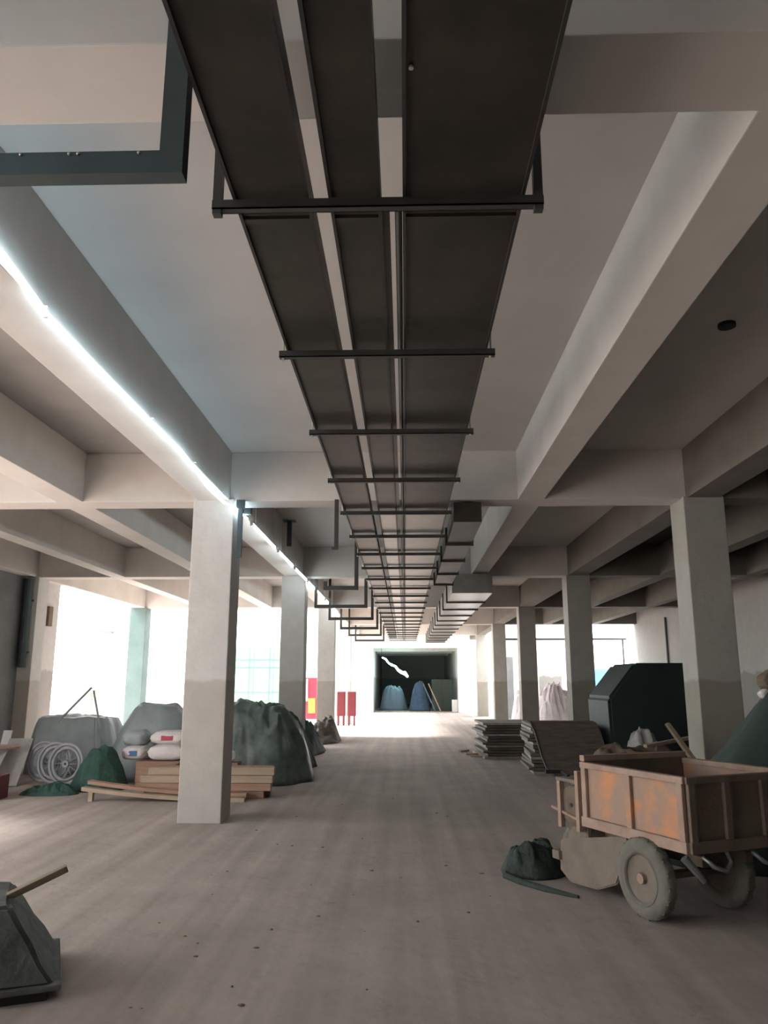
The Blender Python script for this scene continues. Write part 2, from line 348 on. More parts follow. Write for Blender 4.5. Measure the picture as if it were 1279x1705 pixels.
def air_duct(name, x0, x1, y0, y1, z0, z1, step, label, m='galv'):
    t = empty(name, label, 'duct', (0, y0, z0)); n = int((y1 - y0) / step)
    for k in range(n):
        a, b = k * step, (k + 1) * step
        MB().box(x0, x1, a + .02, b - .02, 0, z1 - z0).build('duct_section', m, t)
        MB().box(x0 - .03, x1 + .03, b - .02, b + .02, -.03, z1 - z0 - .01).build('flange', 'hanger', t)
    for r in ROWS:
        if y0 < r < y1: MB().box(x0 + .1, x0 + .16, r - y0 - .1, r - y0 + .1, z1 - z0 - .002, ZB - z0).box(x1 - .16, x1 - .1, r - y0 - .1, r - y0 + .1, z1 - z0 - .002, ZB - z0).build('bracket', 'hanger', t)
    return t
air_duct('air_duct', .98, 1.82, 16.2, 38.4, 3.4, 3.81, 1.85, 'wide flanged galvanised air duct under the beams, right of the trays')
air_duct('air_duct', .62, .97, 9.6, 16.0, 3.56, 3.81, 1.6, 'small galvanised duct leading into the wide duct from the camera side', 'tray')
for yy in (18, 24, 30, 36):
    pass

# teal duct collar at upper left
t = empty('duct_collar', 'dark teal sheet steel duct collar hanging left of the trays near camera', 'duct', (0, 2.22, 3.215))
x0, x1, zt = -2.1, -.715, 1.1
MB().prism([(x0, 0), (x1, 0), (x1 - .078, .082), (x0 + .078, .082)], 0, .06).build('bottom_frame', 'teal', t)
MB().prism([(x1, 0), (x1, zt), (x1 - .078, zt), (x1 - .078, .082)], 0, .06).build('side_frame', 'teal', t)
MB().prism([(x0, 0), (x0, zt), (x0 + .078, zt), (x0 + .078, .082)], 0, .06).build('side_frame', 'teal', t)
MB().box(x0, x1, 0, .1, zt, ZC - 3.215).build('top_frame', 'teal', t)
for x in (-.86, -1.06, -1.09, -1.25, -1.33, -1.5):
    MB().lathe([(.001, -.004), (.005, -.004), (.005, .004), (.001, .006)], 8, Matrix.Translation((x, -.002, .072)) @ Matrix.Rotation(pi / 2, 4, 'X')).build('screw', 'screw', t)

# ------------------------------------------------------------ lights
pts = [(-2.17, y, z) for y, z in ((-11, 3.86), (-6, 3.8), (-1, 3.86), (1.5, 3.8), (3.0, 3.87), (3.8, 3.87), (4.34, 3.79), (5.19, 3.765), (6.4, 3.775), (7.32, 3.795), (7.8, 3.75), (8.28, 3.70), (9.1, 3.71))] + [(-2.10, 9.5, 3.72), (-2.10, 10.15, 3.73)]
t = empty('led_strip', 'glowing white LED strip sagging along the left main beam edge', 'light strip', (0, 0, 0))
MB().tube(pts, .013, 8).build('glowing_strip', 'led', t, smooth=True)
cl = MB()
for i in (4, 6, 8, 10, 12):
    x, y, z = pts[i]; MB().box(x - .02, x + .005, y - .01, y + .01, z - .02, z + .02).box(-2.21, x, y - .006, y + .006, max(z, 3.835), max(z, 3.835) + .012).build('clip', 'plug', t)
for i, (a, b) in enumerate(((10.45, 12.45), (12.75, 14.5), (14.75, 16.6), (16.75, 18.2), (18.5, 20.3), (20.6, 22.3), (22.6, 24.4))):
    t = empty('tube_light', f'white fluorescent tube light in a row beyond the left pillar, {ORD[i]} of the row', 'light', (-2.10, a, 3.72), group='tube lights in line with the LED strip')
    L = b - a
    MB().tube([(0, .05, 0), (0, L - .05, 0)], .016).build('tube', 'tube', t, smooth=True)
    MB().box(-.02, .02, 0, L, .02, .05).build('housing', 'plug', t)
    MB().box(-.018, .018, 0, .05, -.02, .03).build('end_cap', 'plug', t); MB().box(-.018, .018, L - .05, L, -.02, .03).build('end_cap', 'plug', t)
    for yy in (.3, L - .3): MB().box(-.005, .005, yy - .005, yy + .005, .05, .70 if not in_beam(a + yy) else .12).build('wire', 'plug', t)
o = MB().lathe([(.001, 0), (.07, 0), (.07, .03), (.001, .03)], 16).build('ceiling_box', 'black', loc=(3.0 - .35, 6.0, ZC - .03)); tag(o, 'small dark round box on the dim ceiling, right bay', 'junction box')

# ------------------------------------------------------------ heaps
def heap(name, cx, cy, sx, sy, h, m, label, cat, rz=0, flat=.5, amp=.08, fold=.06, fs=2.2, seed=0, n=56, parent=None, slope=(0, 0), z0=0, pw=2.4, ep=1.6):
    """cloth thrown over a pile: closed bottomless-free mound with folds"""
    b = bmesh.new(); G = {}
    off = Vector((seed * 7.3, seed * 3.1, seed))
    for i in range(n + 1):
        for j in range(n + 1):
            u, v = i / n * 2 - 1, j / n * 2 - 1
            # square to superellipse-ish
            d = (abs(u) ** pw + abs(v) ** pw) ** (1 / pw)
            if d > 1e-6:
                k = max(abs(u), abs(v)) / d; uu, vv = u * k, v * k
            else: uu = vv = 0
            rr = min(1, max(abs(u), abs(v)))
            p = Vector((uu * sx, vv * sy, 0))
            edge = 1 - max(0, (rr - flat) / (1 - flat)) ** ep
            z = h * edge * (1 + slope[0] * uu + slope[1] * vv)
            q = p * fs + off
            nz = noise.noise(q * .6) * amp * 2 + (abs(noise.noise(q * 1.3 + Vector((5, 5, 0)))) * -2 + .5) * fold + noise.noise(q * 4) * fold * .35
            z += nz * min(1, (1 - rr) * 3)
            wob = 1 + noise.noise(Vector((uu * 2, vv * 2, 3)) + off) * .12 * rr + noise.noise(Vector((uu * 5, vv * 5, 3)) + off) * .02 * rr
            G[i, j] = b.verts.new((p.x * wob, p.y * wob, max(z, 0.003) if rr < 1 else 0))
    for i in range(n):
        for j in range(n): b.faces.new((G[i, j], G[i + 1, j], G[i + 1, j + 1], G[i, j + 1]))
    ring = [G[i, 0] for i in range(n)] + [G[n, j] for j in range(n)] + [G[i, n] for i in range(n, 0, -1)] + [G[0, j] for j in range(n, 0, -1)]
    b.faces.new(ring)
    q = MB(); q.b.free(); q.b = b
    o = q.build(name, m, parent, smooth=True, loc=(cx, cy, z0)); o.rotation_euler.z = rz
    return tag(o, label, cat) if cat else o

def sack(loc, sx, sy, sz, m, label, rz=0, seed=0, band=None, group=None, name='sack', tilt=0):
    b = bmesh.new(); bmesh.ops.create_icosphere(b, subdivisions=4, radius=1)
    for v in b.verts:
        c = v.co.copy(); f = lambda a, e: math.copysign(abs(a) ** e, a)
        n = noise.noise(c * 2.2 + Vector((seed, seed, 0))) * .10 + noise.noise(c * 6 + Vector((seed, 0, 0))) * .03
        v.co = Vector((f(c.x, .55) * sx, f(c.y, .6) * sy, f(c.z, .75) * sz * (1 - .35 * abs(c.x) ** 4))) * (1 + n)
    q = MB(); q.b.free(); q.b = b
    o = q.build(name, m, None, smooth=True, loc=loc); o.rotation_euler = (0, tilt, rz)
    tag(o, label, 'bag', group)
    if band:
        bb = MB(); bb.box(-sx * .32, sx * .32, -sy * 1.01, -sy * .9, -sz * .35, sz * .35, bev=.01).build('printed_band', band, o)
    return o

# left side clutter
heap('tarp_covered_pile', -4.36, 14.1, .88, .85, 1.17, 'tarp_grey', 'rounded grey-teal tarpaulin heap left of the nearest left pillar', 'tarpaulin', flat=.35, seed=1, fold=.05, amp=.07)
heap('tarp_covered_pile', -6.1, 14.95, .82, .7, .96, 'tarp_grey', 'flat-topped grey covered stack behind the hose coils', 'tarpaulin', flat=.72, seed=2, fold=.04, amp=.03, pw=5)
heap('tarp_covered_pile', -2.5, 13.75, .96, .95, 1.22, 'tarp_green', 'crumpled green-grey tarpaulin heap just right of the nearest left pillar', 'tarpaulin', flat=.3, seed=3, fold=.13, amp=.05, fs=3.0, n=84, ep=2.2)
heap('tarp_covered_pile', -2.3, 15.75, .55, .85, .78, 'tarp_dark', 'low dark heap of sheeting at the foot of the second left pillar', 'tarpaulin', flat=.3, seed=4, fold=.12, amp=.12, fs=3)
heap('scrap_heap', -2.4, 18.9, .5, 1.5, .62, 'tarp_dark', 'low dark heap just past the second left pillar', 'debris heap', flat=.3, seed=9, fold=.14, amp=.12, fs=4)
heap('scrap_heap', -2.3, 22.4, .5, 1.3, .5, 'ply', 'low dark heap of scrap before the third left pillar', 'debris heap', flat=.3, seed=5, fold=.14, amp=.14, fs=4)
heap('net_heap', -4.72, 12.5, .42, .42, .62, 'net', 'green debris netting heaped between hose coils and plank stack', 'net', flat=.2, seed=6, fold=.05, amp=.07, fs=5)
heap('net_heap', -5.2, 11.9, .42, .25, .14, 'net', 'flat green netting scrap on floor in front of the coils', 'net', flat=.2, seed=8, fold=.05, amp=.05, fs=6)
# hose coils
for i, (x, y, lab) in enumerate(((-5.36, 12.75, 'grey hose coil standing upright, front one of three'), (-5.63, 12.95, 'grey hose coil standing upright, middle one of three'), (-5.90, 13.15, 'grey hose coil standing upright, rear one of three'))):
    t = empty('hose_coil', lab, 'hose coil', (x, y, .012), radians(-12), group='hose coils')
    R0 = .30
    for k in range(2):
        r = R0 - k * .06
        P = [(r * cos(a) * .98, (k - 1) * .01 + .10 * sin(a) * .2, .325 + r * sin(a)) for a in [2 * pi * j / 36 for j in range(36)]]
        MB().tube(P, .024, 8, close=True).build('hose_turn', 'coil', t, smooth=True)
    for k in range(12):
        a = 2 * pi * k / 12
        MB().tube([(.05 * cos(a), .0, .325 + .05 * sin(a)), (.2 * cos(a), 0, .325 + .2 * sin(a))], .006, 5).build('spoke', 'coil', t)
    MB().lathe([(.02, -.03), (.055, -.03), (.055, .03), (.02, .03)], 16, Matrix.Translation((0, 0, .325)) @ Matrix.Rotation(pi / 2, 4, 'X')).build('hub', 'coil', t)
def board(name, pts, th, m, label, cat):   # quad panel from four corner points, given thickness
    P = [Vector(p) for p in pts]; n = (P[1] - P[0]).cross(P[3] - P[0]).normalized() * th
    b = MB(); a = [b.b.verts.new(p) for p in P]; c = [b.b.verts.new(p + n) for p in P]
    b.b.faces.new(a); b.b.faces.new(c[::-1])
    for i in range(4): b.b.faces.new((a[i], c[i], c[(i + 1) % 4], a[(i + 1) % 4]))
    o = b.build(name, m); return tag(o, label, cat)
board('board', [(-6.95, 13.6, 0.0), (-6.8, 13.6, 0.0), (-6.78, 13.8, .78), (-6.93, 13.8, .78)], .02, 'white_board', 'small upright white board at the far left', 'board')
board('board', [(-6.45, 12.6, 0), (-6.1, 12.7, 0), (-6.15, 13.25, .68), (-6.5, 13.15, .68)], .02, 'cream', 'grey dusty panel leaning left of the hose coils', 'board')
board('board', [(-6.42, 12.2, 0), (-6.3, 12.25, 0), (-6.35, 12.9, .6), (-6.6, 12.9, .6)], .03, 'cream', 'narrow pale board leaning outside the dusty panel', 'board')
board('board', [(-6.9, 11.9, .5), (-6.2, 12.9, .56), (-6.25, 12.95, .6), (-6.95, 11.95, .54)], .03, 'wood2', 'thin pale batten resting level at the far left edge', 'board')
for a, b, lab in (((-6.15, 14.1, .9), (-5.7, 14.4, 1.5), 'short thin rod poking out behind the coils, tilted right'), ((-5.35, 14.2, .55), (-5.62, 14.3, 1.45), 'thin dark rod leaning left behind the coils'), ((-4.95, 12.9, .2), (-5.2, 13.4, 1.0), 'pale pole leaning beside the front hose coil')):
    o = MB().tube([a, b], .018, 7).build('rod', 'metal' if 'pale' in lab else 'coil'); tag(o, lab, 'rod')
t = empty('red_crate', 'dark red crate on the floor at the left picture edge', 'crate', (-5.95, 11.35, 0), .1)
MB().box(-.3, .3, -.2, .2, 0, .03, bev=.005).build('base', 'red', t)
for a in ((-.3, .3, -.2, -.17), (-.3, .3, .17, .2), (-.3, -.27, -.17, .17), (.27, .3, -.17, .17)): MB().box(*a, .03, .32, bev=.005).build('side_panel', 'red', t)
MB().box(-.32, .32, -.22, -.19, .29, .33, bev=.005).build('rim', 'cream', t)
sack((-3.75, 12.85, .515), .32, .25, .125, 'bag', 'white woven bag at the bottom, beside the left pillar', .05, 1)
sack((-3.74, 12.9, .735), .31, .24, .11, 'bag', 'white woven bag with red printed corner, on top beside the left pillar', -.05, 2, 'crimson')
sack((-4.32, 12.95, .50), .2, .25, .11, 'bag', 'white bag with a blue band beside the green net', .1, 3, 'blue')
sack((-4.34, 13.0, .72), .2, .22, .13, 'tarp_grey', 'grey bag lying on the blue-banded bag', .0, 4)
sack((-2.72, 12.45, .49), .10, .10, .09, 'white_board', 'small white bag peeping out right of the left pillar', .4, 5)
# plank stack
plank_lab = ['long warped front plank, lowest of the left stack', 'upper warped plank along the front of the left stack']
k = 0
def plank(x0, x1, y, z, wd, th, m, label, rz=0., bend=0., name='plank', group=None):
    b = MB(); n = 8; L = x1 - x0; R = []
    for i in range(n + 1):
        x = x0 + L * i / n; dz = bend * ((1 - i / n) ** 2)
        R.append([b.b.verts.new((x - x0, yy, zz + dz)) for yy, zz in ((0, 0), (wd, 0), (wd, th), (0, th))])
    for i in range(n):
        for q in range(4): b.b.faces.new((R[i][q], R[i][(q + 1) % 4], R[i + 1][(q + 1) % 4], R[i + 1][q]))
    b.b.faces.new(R[0]); b.b.faces.new(R[-1][::-1])
    o = b.build(name, m, None, loc=(x0, y, z)); o.rotation_euler.z = rz; return tag(o, label, 'plank', group)
G = 'planks stacked behind the nearest left pillar'
plank(-4.45, -2.2, 11.15, .0, .12, .05, 'wood2', 'warped pale front plank, bottom of stack, left end raised', 0, .14, group=G)
plank(-4.42, -2.2, 11.28, .055, .14, .045, 'wood', 'second warped front plank with a raised left end', 0, .16, group=G)
for i, (x0, x1, y, z, m, lab) in enumerate((
    (-3.7, -2.0, 11.5, .0, 'wood', 'bottom brown beam directly on floor'), (-3.75, -1.95, 11.68, .0, 'wood', 'bottom brown beam at the back'),
    (-3.8, -1.9, 11.47, .105, 'wood', 'reddish brown beam, second layer front'), (-3.75, -2.0, 11.66, .105, 'wood', 'reddish brown beam, second layer back'),
    (-3.75, -1.88, 11.48, .21, 'wood2', 'tan beam, third layer front'), (-3.65, -1.96, 11.67, .21, 'wood', 'brown beam, third layer back'),
    (-3.65, -1.86, 11.5, .315, 'wood2', 'tan beam, topmost at the front'), (-3.6, -1.9, 11.68, .315, 'wood', 'brown beam, topmost at the back'))):
    plank(x0, x1, y, z, .165, .098, m, lab + ' of the left timber stack', 0, 0, group=G, name='timber_beam')
o = MB().box(-4.36, -4.3, 11.18, 11.24, 0, .133).build('wood_block', 'wood2'); tag(o, 'small pale block propping the raised plank end', 'block')
plank(-3.5, -3.42, 11.9, 0, .7, .40, 'wood', 'dark sleeper crosswise under the white bags', name='timber_sleeper')
plank(-4.2, -3.4, 12.6, 0, .65, .39, 'wood', 'wide brown timber crate base under the bags', name='timber_platform')
plank(-2.9, -2.55, 12.3, 0, .3, .40, 'wood', 'short timber block under the small white bag', name='timber_block')

# bottom left tub with handle
t = empty('mortar_tub', 'dark mortar-stained steel tub lying tilted at lower left', 'tub', (-2.40, 4.60, 0), radians(24))
tm = Matrix.Translation((0, 0, .02)) @ Matrix.Rotation(radians(16), 4, 'Y')
b = MB(); vs = []
lo = [(-.42, -.42, .0), (.46, -.42, .0), (.46, .36, .0), (-.42, .36, .0)]; hi = [(-.40, -.30, .40), (.20, -.30, .37), (.20, .30, .37), (-.40, .30, .42)]
A = [b.b.verts.new(p) for p in lo]; B_ = [b.b.verts.new(p) for p in hi]
b.b.faces.new(A[::-1]); b.b.faces.new(B_)
for i in range(4): b.b.faces.new((A[i], A[(i + 1) % 4], B_[(i + 1) % 4], B_[i]))
bmesh.ops.bevel(b.b, geom=b.b.edges[:], offset=.02, segments=2, affect='EDGES')
bmesh.ops.subdivide_edges(b.b, edges=b.b.edges[:], cuts=3, use_grid_fill=True)
for v in b.b.verts: v.co += Vector((1, 1, 1)) * noise.noise(v.co * 9) * .012
o = b.build('shell', 'tub', t); o.location.z = .07
MB().box(-.40, .485, -.44, .38, .05, .08, bev=.01).build('rim', 'tub', t)
MB().box(-.36, .42, -.40, .34, 0, .052).build('lip_shadow_base', 'black', t)  # black block standing in for the shadow under the tub's lip
o = MB().box(-.30, .16, -.033, .033, -.018, .018, bev=.006).build('wooden_handle', 'stick', None, loc=(-2.10, 4.75, .485)); o.rotation_euler = (0, radians(-22), radians(28)); tag(o, 'worn flat wooden handle sticking out over the dark tub', 'handle')

# ------------------------------------------------------------ right side: dumper
t = empty('motor_dumper', 'small dusty three-wheeled motor dumper with orange-brown load bed', 'dumper', (1.87, 5.56, 0), radians(23.7))
# local x = across (to the right), local y = forward
BW, BL, z0, z1 = 1.02, 1.12, .49, .96
def ribpanel(name, mx, L, H, nrib, m, mr, ext=0):
    p = MB().box(0, L, 0, .02, 0, H, mx).build(name, m, t)
    MB().box(-.01, L + .01, -.03, .03, H - .03, H + .015, mx, bev=.006).build('top_rail', mr, p)
    MB().box(-.01, L + .01, -.035, .03, 0, .075, mx, bev=.006).build('bottom_rail', mr, p)
    for k in range(nrib):
        x = L * k / (nrib - 1); x = min(max(x, .03), L - .03)
        MB().box(x - .028, x + .028, -.03, 0, .07, H - .02, mx, bev=.006).build('rib', mr if k in (0, nrib - 1) else m, p)
T = Matrix.Translation; Rz = lambda a: Matrix.Rotation(a, 4, 'Z')
ribpanel('side_panel', T((0, BL, z0)) @ Rz(-pi / 2), BL, z1 - z0, 3, 'orange', 'rust')
ribpanel('side_panel', T((BW, 0, z0)) @ Rz(pi / 2), BL, z1 - z0, 3, 'orange', 'rust')
ribpanel('tail_gate', T((0, 0, z0)), BW, z1 - z0, 4, 'bed_dark', 'bed_dark')
ribpanel('front_panel', T((BW, BL, z0)) @ Rz(pi), BW, z1 - z0 + .05, 3, 'bed_dark', 'rust')
MB().box(.02, BW - .02, .02, BL - .02, z0, z0 + .03).build('bed_floor', 'mud', t)
b = MB()  # ledge of dirt inside the bed
b.prism([(.03, z0 + .03), (BW - .03, z0 + .03), (BW - .1, z0 + .1), (.3, z0 + .14)], .05, BL - .05).build('dirt_load', 'mud', t)
def wheel(x, y, r, wd):
    mx = T((x, y, r)) @ Matrix.Rotation(pi / 2, 4, 'Y')
    o = MB().lathe([(r * .58, -wd / 2), (r * .8, -wd / 2 - .012), (r * .95, -wd * .42), (r, -wd * .25), (r, wd * .25), (r * .95, wd * .42), (r * .8, wd / 2 + .012), (r * .58, wd / 2)], 40, mx).build('wheel', 'tyre', t, smooth=True)
    MB().lathe([(.02, -wd * .2), (r * .25, -wd * .34), (r * .5, -wd * .22), (r * .68, -wd * .6), (r * .68, wd * .6), (r * .5, wd * .22), (r * .25, wd * .3), (.02, wd * .2)], 32, mx).build('rim', 'mud', o, smooth=True)
    MB().tube([(x - wd * .55, y, r), (x + wd * .5, y, r)], .035, 10).build('hub', 'rust', o)
    tr = MB()
    for k in range(36):
        a = 2 * pi * k / 36
        tr.box(-.007, .007, -wd * .36, wd * .36, -.004, .004, T((x, y, r)) @ Matrix.Rotation(a, 4, 'X') @ T((0, 0, r - .002)) @ Rz(pi / 2 + (.5 if k % 2 else -.5)))
    tr.build('tread', 'tyre', o)
wheel(-.04, .40, .265, .10); wheel(.68, .42, .265, .10)
MB().tube([(.0, .41, .265), (.68, .41, .265)], .03, 10).build('axle', 'bed_dark', t)
for x in (.22, .62): MB().box(x - .03, x + .03, .1, BL + .42, .37, .44, bev=.006).build('chassis_rail', 'bed_dark', t)
for x in (.18, .62):
    MB().tube([(x - .05, .03, .46), (x + .0, -.02, .40), (x + .09, -.03, .37), (x + .15, -.02, .42), (x + .15, .02, .49)], .016, 8).build('latch_hook', 'metal', t, smooth=True)
MB().tube([(.02, .08, .45), (.09, .05, .36), (.14, .04, .30)], [.03, .025, .018], 8).build('lamp_bracket', 'metal', t)
# mudguard / side skirt going forward from near wheel
P = [(.60, .50), (1.46, .34), (1.48, .10), (1.35, .03), (1.0, .05), (.76, .14), (.66, .34)]
MB().prism([(y, z) for y, z in P], -.02, .02, T((0.0, 0, 0)) @ Rz(pi / 2), bev=.01).build('side_skirt', 'mud', t)
MB().tube([(-.01, .41 + .29 * cos(a), .265 + .29 * sin(a)) for a in [radians(d) for d in range(0, 60, 12)]], .02, 8).build('mudguard_edge', 'mud', t)
MB().box(.03, .36, 1.14, 1.42, .16, .52, bev=.03).build('engine_block', 'mud', t)
MB().lathe([(.02, -.03), (.15, -.03), (.16, 0), (.15, .03), (.02, .03)], 28, T((.02, 1.29, .62)) @ Matrix.Rotation(pi / 2, 4, 'Y')).build('flywheel', 'bed_dark', t, smooth=True)
for x, y, h in ((-.02, 1.17, .90), (-.02, 1.42, .80), (.36, 1.17, .9), (.36, 1.42, .8)):
    MB().box(x - .022, x + .022, y - .022, y + .022, .44, h, bev=.004).build('frame_post', 'rust', t)
MB().box(-.04, .38, 1.15, 1.46, .80, .83, bev=.01).build('seat_plate', 'mud', t)
MB().tube([(-.02, 1.16, .52), (-.02, 1.55, .58)], .014, 7).build('side_bar', 'rust', t)
MB().tube([(.05, 1.4, .83), (.05, 1.5, .86), (-.08, 1.54, .86)], .016, 8).build('handlebar', 'black', t)
MB().box(-.05, .3, 1.44, 1.54, .18, .25, bev=.01).build('foot_board', 'mud', t)
mx = T((.3, 1.66, .2)) @ Matrix.Rotation(pi / 2, 4, 'Y')
MB().lathe([(.03, -.04), (.14, -.05), (.19, -.03), (.2, 0), (.19, .03), (.14, .05), (.03, .04)], 28, mx).build('wheel', 'tyre', t, smooth=True)

# dark net bundle with strap on the floor
heap('net_bundle', 1.08, 7.25, .27, .28, .2, 'net_dark', 'crumpled dark green net bundle on floor in front of the dumper', 'net', flat=.35, seed=11, fold=.05, amp=.05, fs=7, ep=2.2)
o = MB().tube([(.86, 7.35, .01), (.83, 7.05, .015), (.93, 6.85, .012), (1.1, 6.62, .012), (1.3, 6.42, .012)], [.02, .028, .03, .03, .012], 8).build('strap', 'net_dark'); tag(o, 'dark flat strap trailing on floor beside the net bundle', 'strap')

# green tarp heap behind dumper
big = heap('tarp_covered_pile', 4.42, 8.0, 2.05, 1.12, 1.78, 'tarp_dark', 'big dark green tarpaulin heap behind the dumper at right', 'tarpaulin', flat=.25, seed=12, fold=.06, amp=.08, fs=1.4, slope=(.05, 0))
heap('sheet_bundle', 4.62, 8.6, .5, .35, .55, 'tarp_black', 'black plastic bundle lying on the big green heap', 'bundle', flat=.3, seed=13, fold=.05, amp=.05, z0=1.58)
def top_of(o, x, y):
    return min(o.data.vertices, key=lambda v: (v.co.x + o.location.x - x) ** 2 + (v.co.y + o.location.y - y) ** 2).co.z + o.location.z
sack((3.72, 8.25, top_of(big, 3.72, 8.25) + .07), .12, .10, .085, 'stick', 'small brown sack on the slope of the green heap, right of the pillar', .2, 6, tilt=-.5)
sack((3.58, 8.1, top_of(big, 3.58, 8.1) + .03), .055, .05, .04, 'bag', 'tiny pale bag below the brown sack on the green heap', .1, 7, tilt=-.5)
# covered vehicle
t = empty('covered_vehicle', 'boxy vehicle under a black cover with sloping front, behind the near right pillar', 'vehicle', (0, 14.2, 0))
MB().prism([(3.58, .5), (3.56, 1.32), (4.06, 1.93), (5.4, 1.93), (5.45, .5)], 0, 1.6, bev=.05).build('cover', 'tarp_black', t)
MB().prism([(3.6, .28), (3.6, .52), (5.35, .52), (5.35, .28)], .05, 1.5, bev=.02).build('chassis', 'black', t)
for x in (3.95, 5.0):
    for y in (.12, 1.45):
        MB().lathe([(.05, -.07), (.2, -.08), (.27, -.05), (.28, 0), (.27, .05), (.2, .08), (.05, .07)], 28, T((x, y, .28)) @ Matrix.Rotation(pi / 2, 4, 'X')).build('wheel', 'black', t, smooth=True)
# heap in front of it
heap('rubble_heap', 3.75, 12.9, .38, .35, .72, 'cream', 'pale grey lumpy heap in front of the covered vehicle', 'heap', flat=.3, seed=14, fold=.12, amp=.12, fs=5)
for a in (((3.3, 11.2, .72), (4.3, 11.8, .82), (4.28, 11.9, .82), (3.28, 11.3, .72), 'pale thin plank lying level behind the dumper bed', 'wood2'),
          ((2.75, 9.15, 0), (3.98, 9.3, 1.12), (3.98, 9.42, 1.14), (2.75, 9.27, 0), 'brown plank tilted upward in front of the near right pillar', 'bed_dark'),
          ((3.0, 9.35, 1.12), (3.28, 9.15, .62), (3.28, 9.3, .62), (3.0, 9.45, 1.12), 'steeply tilted plank just left of the near right pillar', 'stick')):
    board('plank', a[:4], .04, a[5], a[4], 'plank')
heap('scrap_timber_heap', 2.98, 9.75, .42, .5, .62, 'bed_dark', 'brown heap of scrap timber and dirt at foot of near right pillar', 'heap', flat=.3, seed=15, fold=.12, amp=.1, fs=4)
heap('scrap_timber_heap', 3.2, 11.5, 1.0, .8, .6, 'bed_dark', 'dark low scrap heap between dumper and covered vehicle', 'heap', flat=.4, seed=16, fold=.1, amp=.1, fs=4)

# formwork stacks
def sheet_stack(cx, cy, sx, sy, n, th, lab, group, rz):
    for k in range(n):
        jx, jy = random.uniform(-.07, .07), random.uniform(-.06, .06)
        o = MB().box(-sx / 2, sx / 2, -sy / 2, sy / 2, 0, th * .8, bev=.004).build('formwork_panel', 'ply' if k % 4 else 'ply_edge', None, loc=(cx + jx, cy + jy, k * th)); o.rotation_euler.z = rz + random.uniform(-.04, .04)
        if k == n - 1: tag(o, 'topmost panel of the ' + lab, 'panel', group)
        else: tag(o, f'dark formwork panel, {ORD[k]} from the floor in the ' + lab, 'panel', group)
sheet_stack(2.22, 18.2, 1.1, 1.6, 13, .058, 'farther stack right of the corridor', 'panels of the farther formwork stack', .05)
sheet_stack(2.85, 15.3, 1.15, 1.5, 14, .062, 'nearer stack right of the corridor', 'panels of the nearer formwork stack', -.03)
# bent sheet draped on the stack
b = MB(); prof = [(2.14, .93), (2.2, .9), (2.27, .74), (2.33, .52), (2.38, .32), (2.46, .12), (2.58, 0.0)]
for i in range(len(prof) - 1):
    (xa, za), (xb, zb) = prof[i], prof[i + 1]
n = len(prof); F0 = [b.b.verts.new((x, 14.3, z)) for x, z in prof]; F1 = [b.b.verts.new((x, 14.34, z)) for x, z in prof]
G0 = [b.b.verts.new((x + 1.15, 14.3, z + .0)) for x, z in prof]; G1 = [b.b.verts.new((x + 1.15, 14.34, z + .0)) for x, z in prof]
for i in range(n - 1):
    for A, B2 in ((F0, G0), (G1, F1), (F1, F0), (G0, G1)): b.b.faces.new((A[i], A[i + 1], B2[i + 1], B2[i]))
b.b.faces.new((F0[0], G0[0], G1[0], F1[0])); b.b.faces.new((F0[-1], F1[-1], G1[-1], G0[-1]))
o = b.build('curved_panel', 'ply'); tag(o, 'dark sheet with a curved left edge standing before the nearer stack', 'panel')
P = [(x - .012, 14.28, z + .012) for x, z in prof]
MB().tube(P, .012, 6).build('pale_edge', 'ply_edge', o)
for i, (x, y, r) in enumerate(((1.55, 18.1, .3), (1.6, 17.7, -.4), (1.48, 18.9, .9))):
    plank(x - .2, x + .15, y, .01 + .0 * i, .07, .04, 'wood2', ['short pale offcut at the corner of the far stack', 'short pale offcut nearer than its neighbour by the far stack', 'short offcut farthest along by the far stack'][i], r)

# right yard: pinkish sheets and bags, blue sheet
heap('dust_sheet_pile', 5.65, 30.6, .85, .5, 1.5, 'pink', 'tall pale pink dust sheet pile between second and third right pillars', 'dust sheet', flat=.25, seed=21, fold=.22, amp=.12, fs=4, n=72)
heap('dust_sheet_pile', 4.75, 33.0, .45, .4, 1.2, 'pink', 'small pale pink dust sheet pile between third and fourth right pillars', 'dust sheet', flat=.25, seed=22, fold=.22, amp=.12, fs=5)
heap('dust_sheet_pile', 6.6, 27.5, .4, .5, 1.3, 'pink', 'narrow pinkish pile right of the second right pillar', 'dust sheet', flat=.3, seed=23, fold=.25, amp=.1, fs=5)
t = empty('blue_panel', 'bright blue sheet panel standing before the white yard wall', 'panel', (8.55, 35.0, 0))
MB().box(-.55, .75, 0, .04, .9, 2.15).build('sheet', 'blue_sheet', t)
for x in (-.5, .7): MB().box(x - .03, x + .03, .04, .1, 0, 2.15).build('post', 'metal', t)
t = empty('yard_pipe', 'dark horizontal pipe spanning the right yard opening', 'pipe', (0, 32.6, 3.32))
MB().tube([(4.0, 0, 0), (9.05, 0, 0)], .05, 10).build('pipe_run', 'hanger', t)
for x in (4.1, 8.9): MB().box(x - .03, x + .03, -.03, .03, -3.32, .02).build('post', 'hanger', t)
t = empty('wall_conduit', 'thin dark vertical conduit on the right wall far end', 'pipe', (9.05, 27.6, 0))
MB().tube([(0, 0, .0), (0, 0, 3.8)], .04, 8).build('pipe_run', 'hanger', t); MB().box(-.05, .05, -.03, .03, 2, 2.05).build('clip', 'hanger', t)

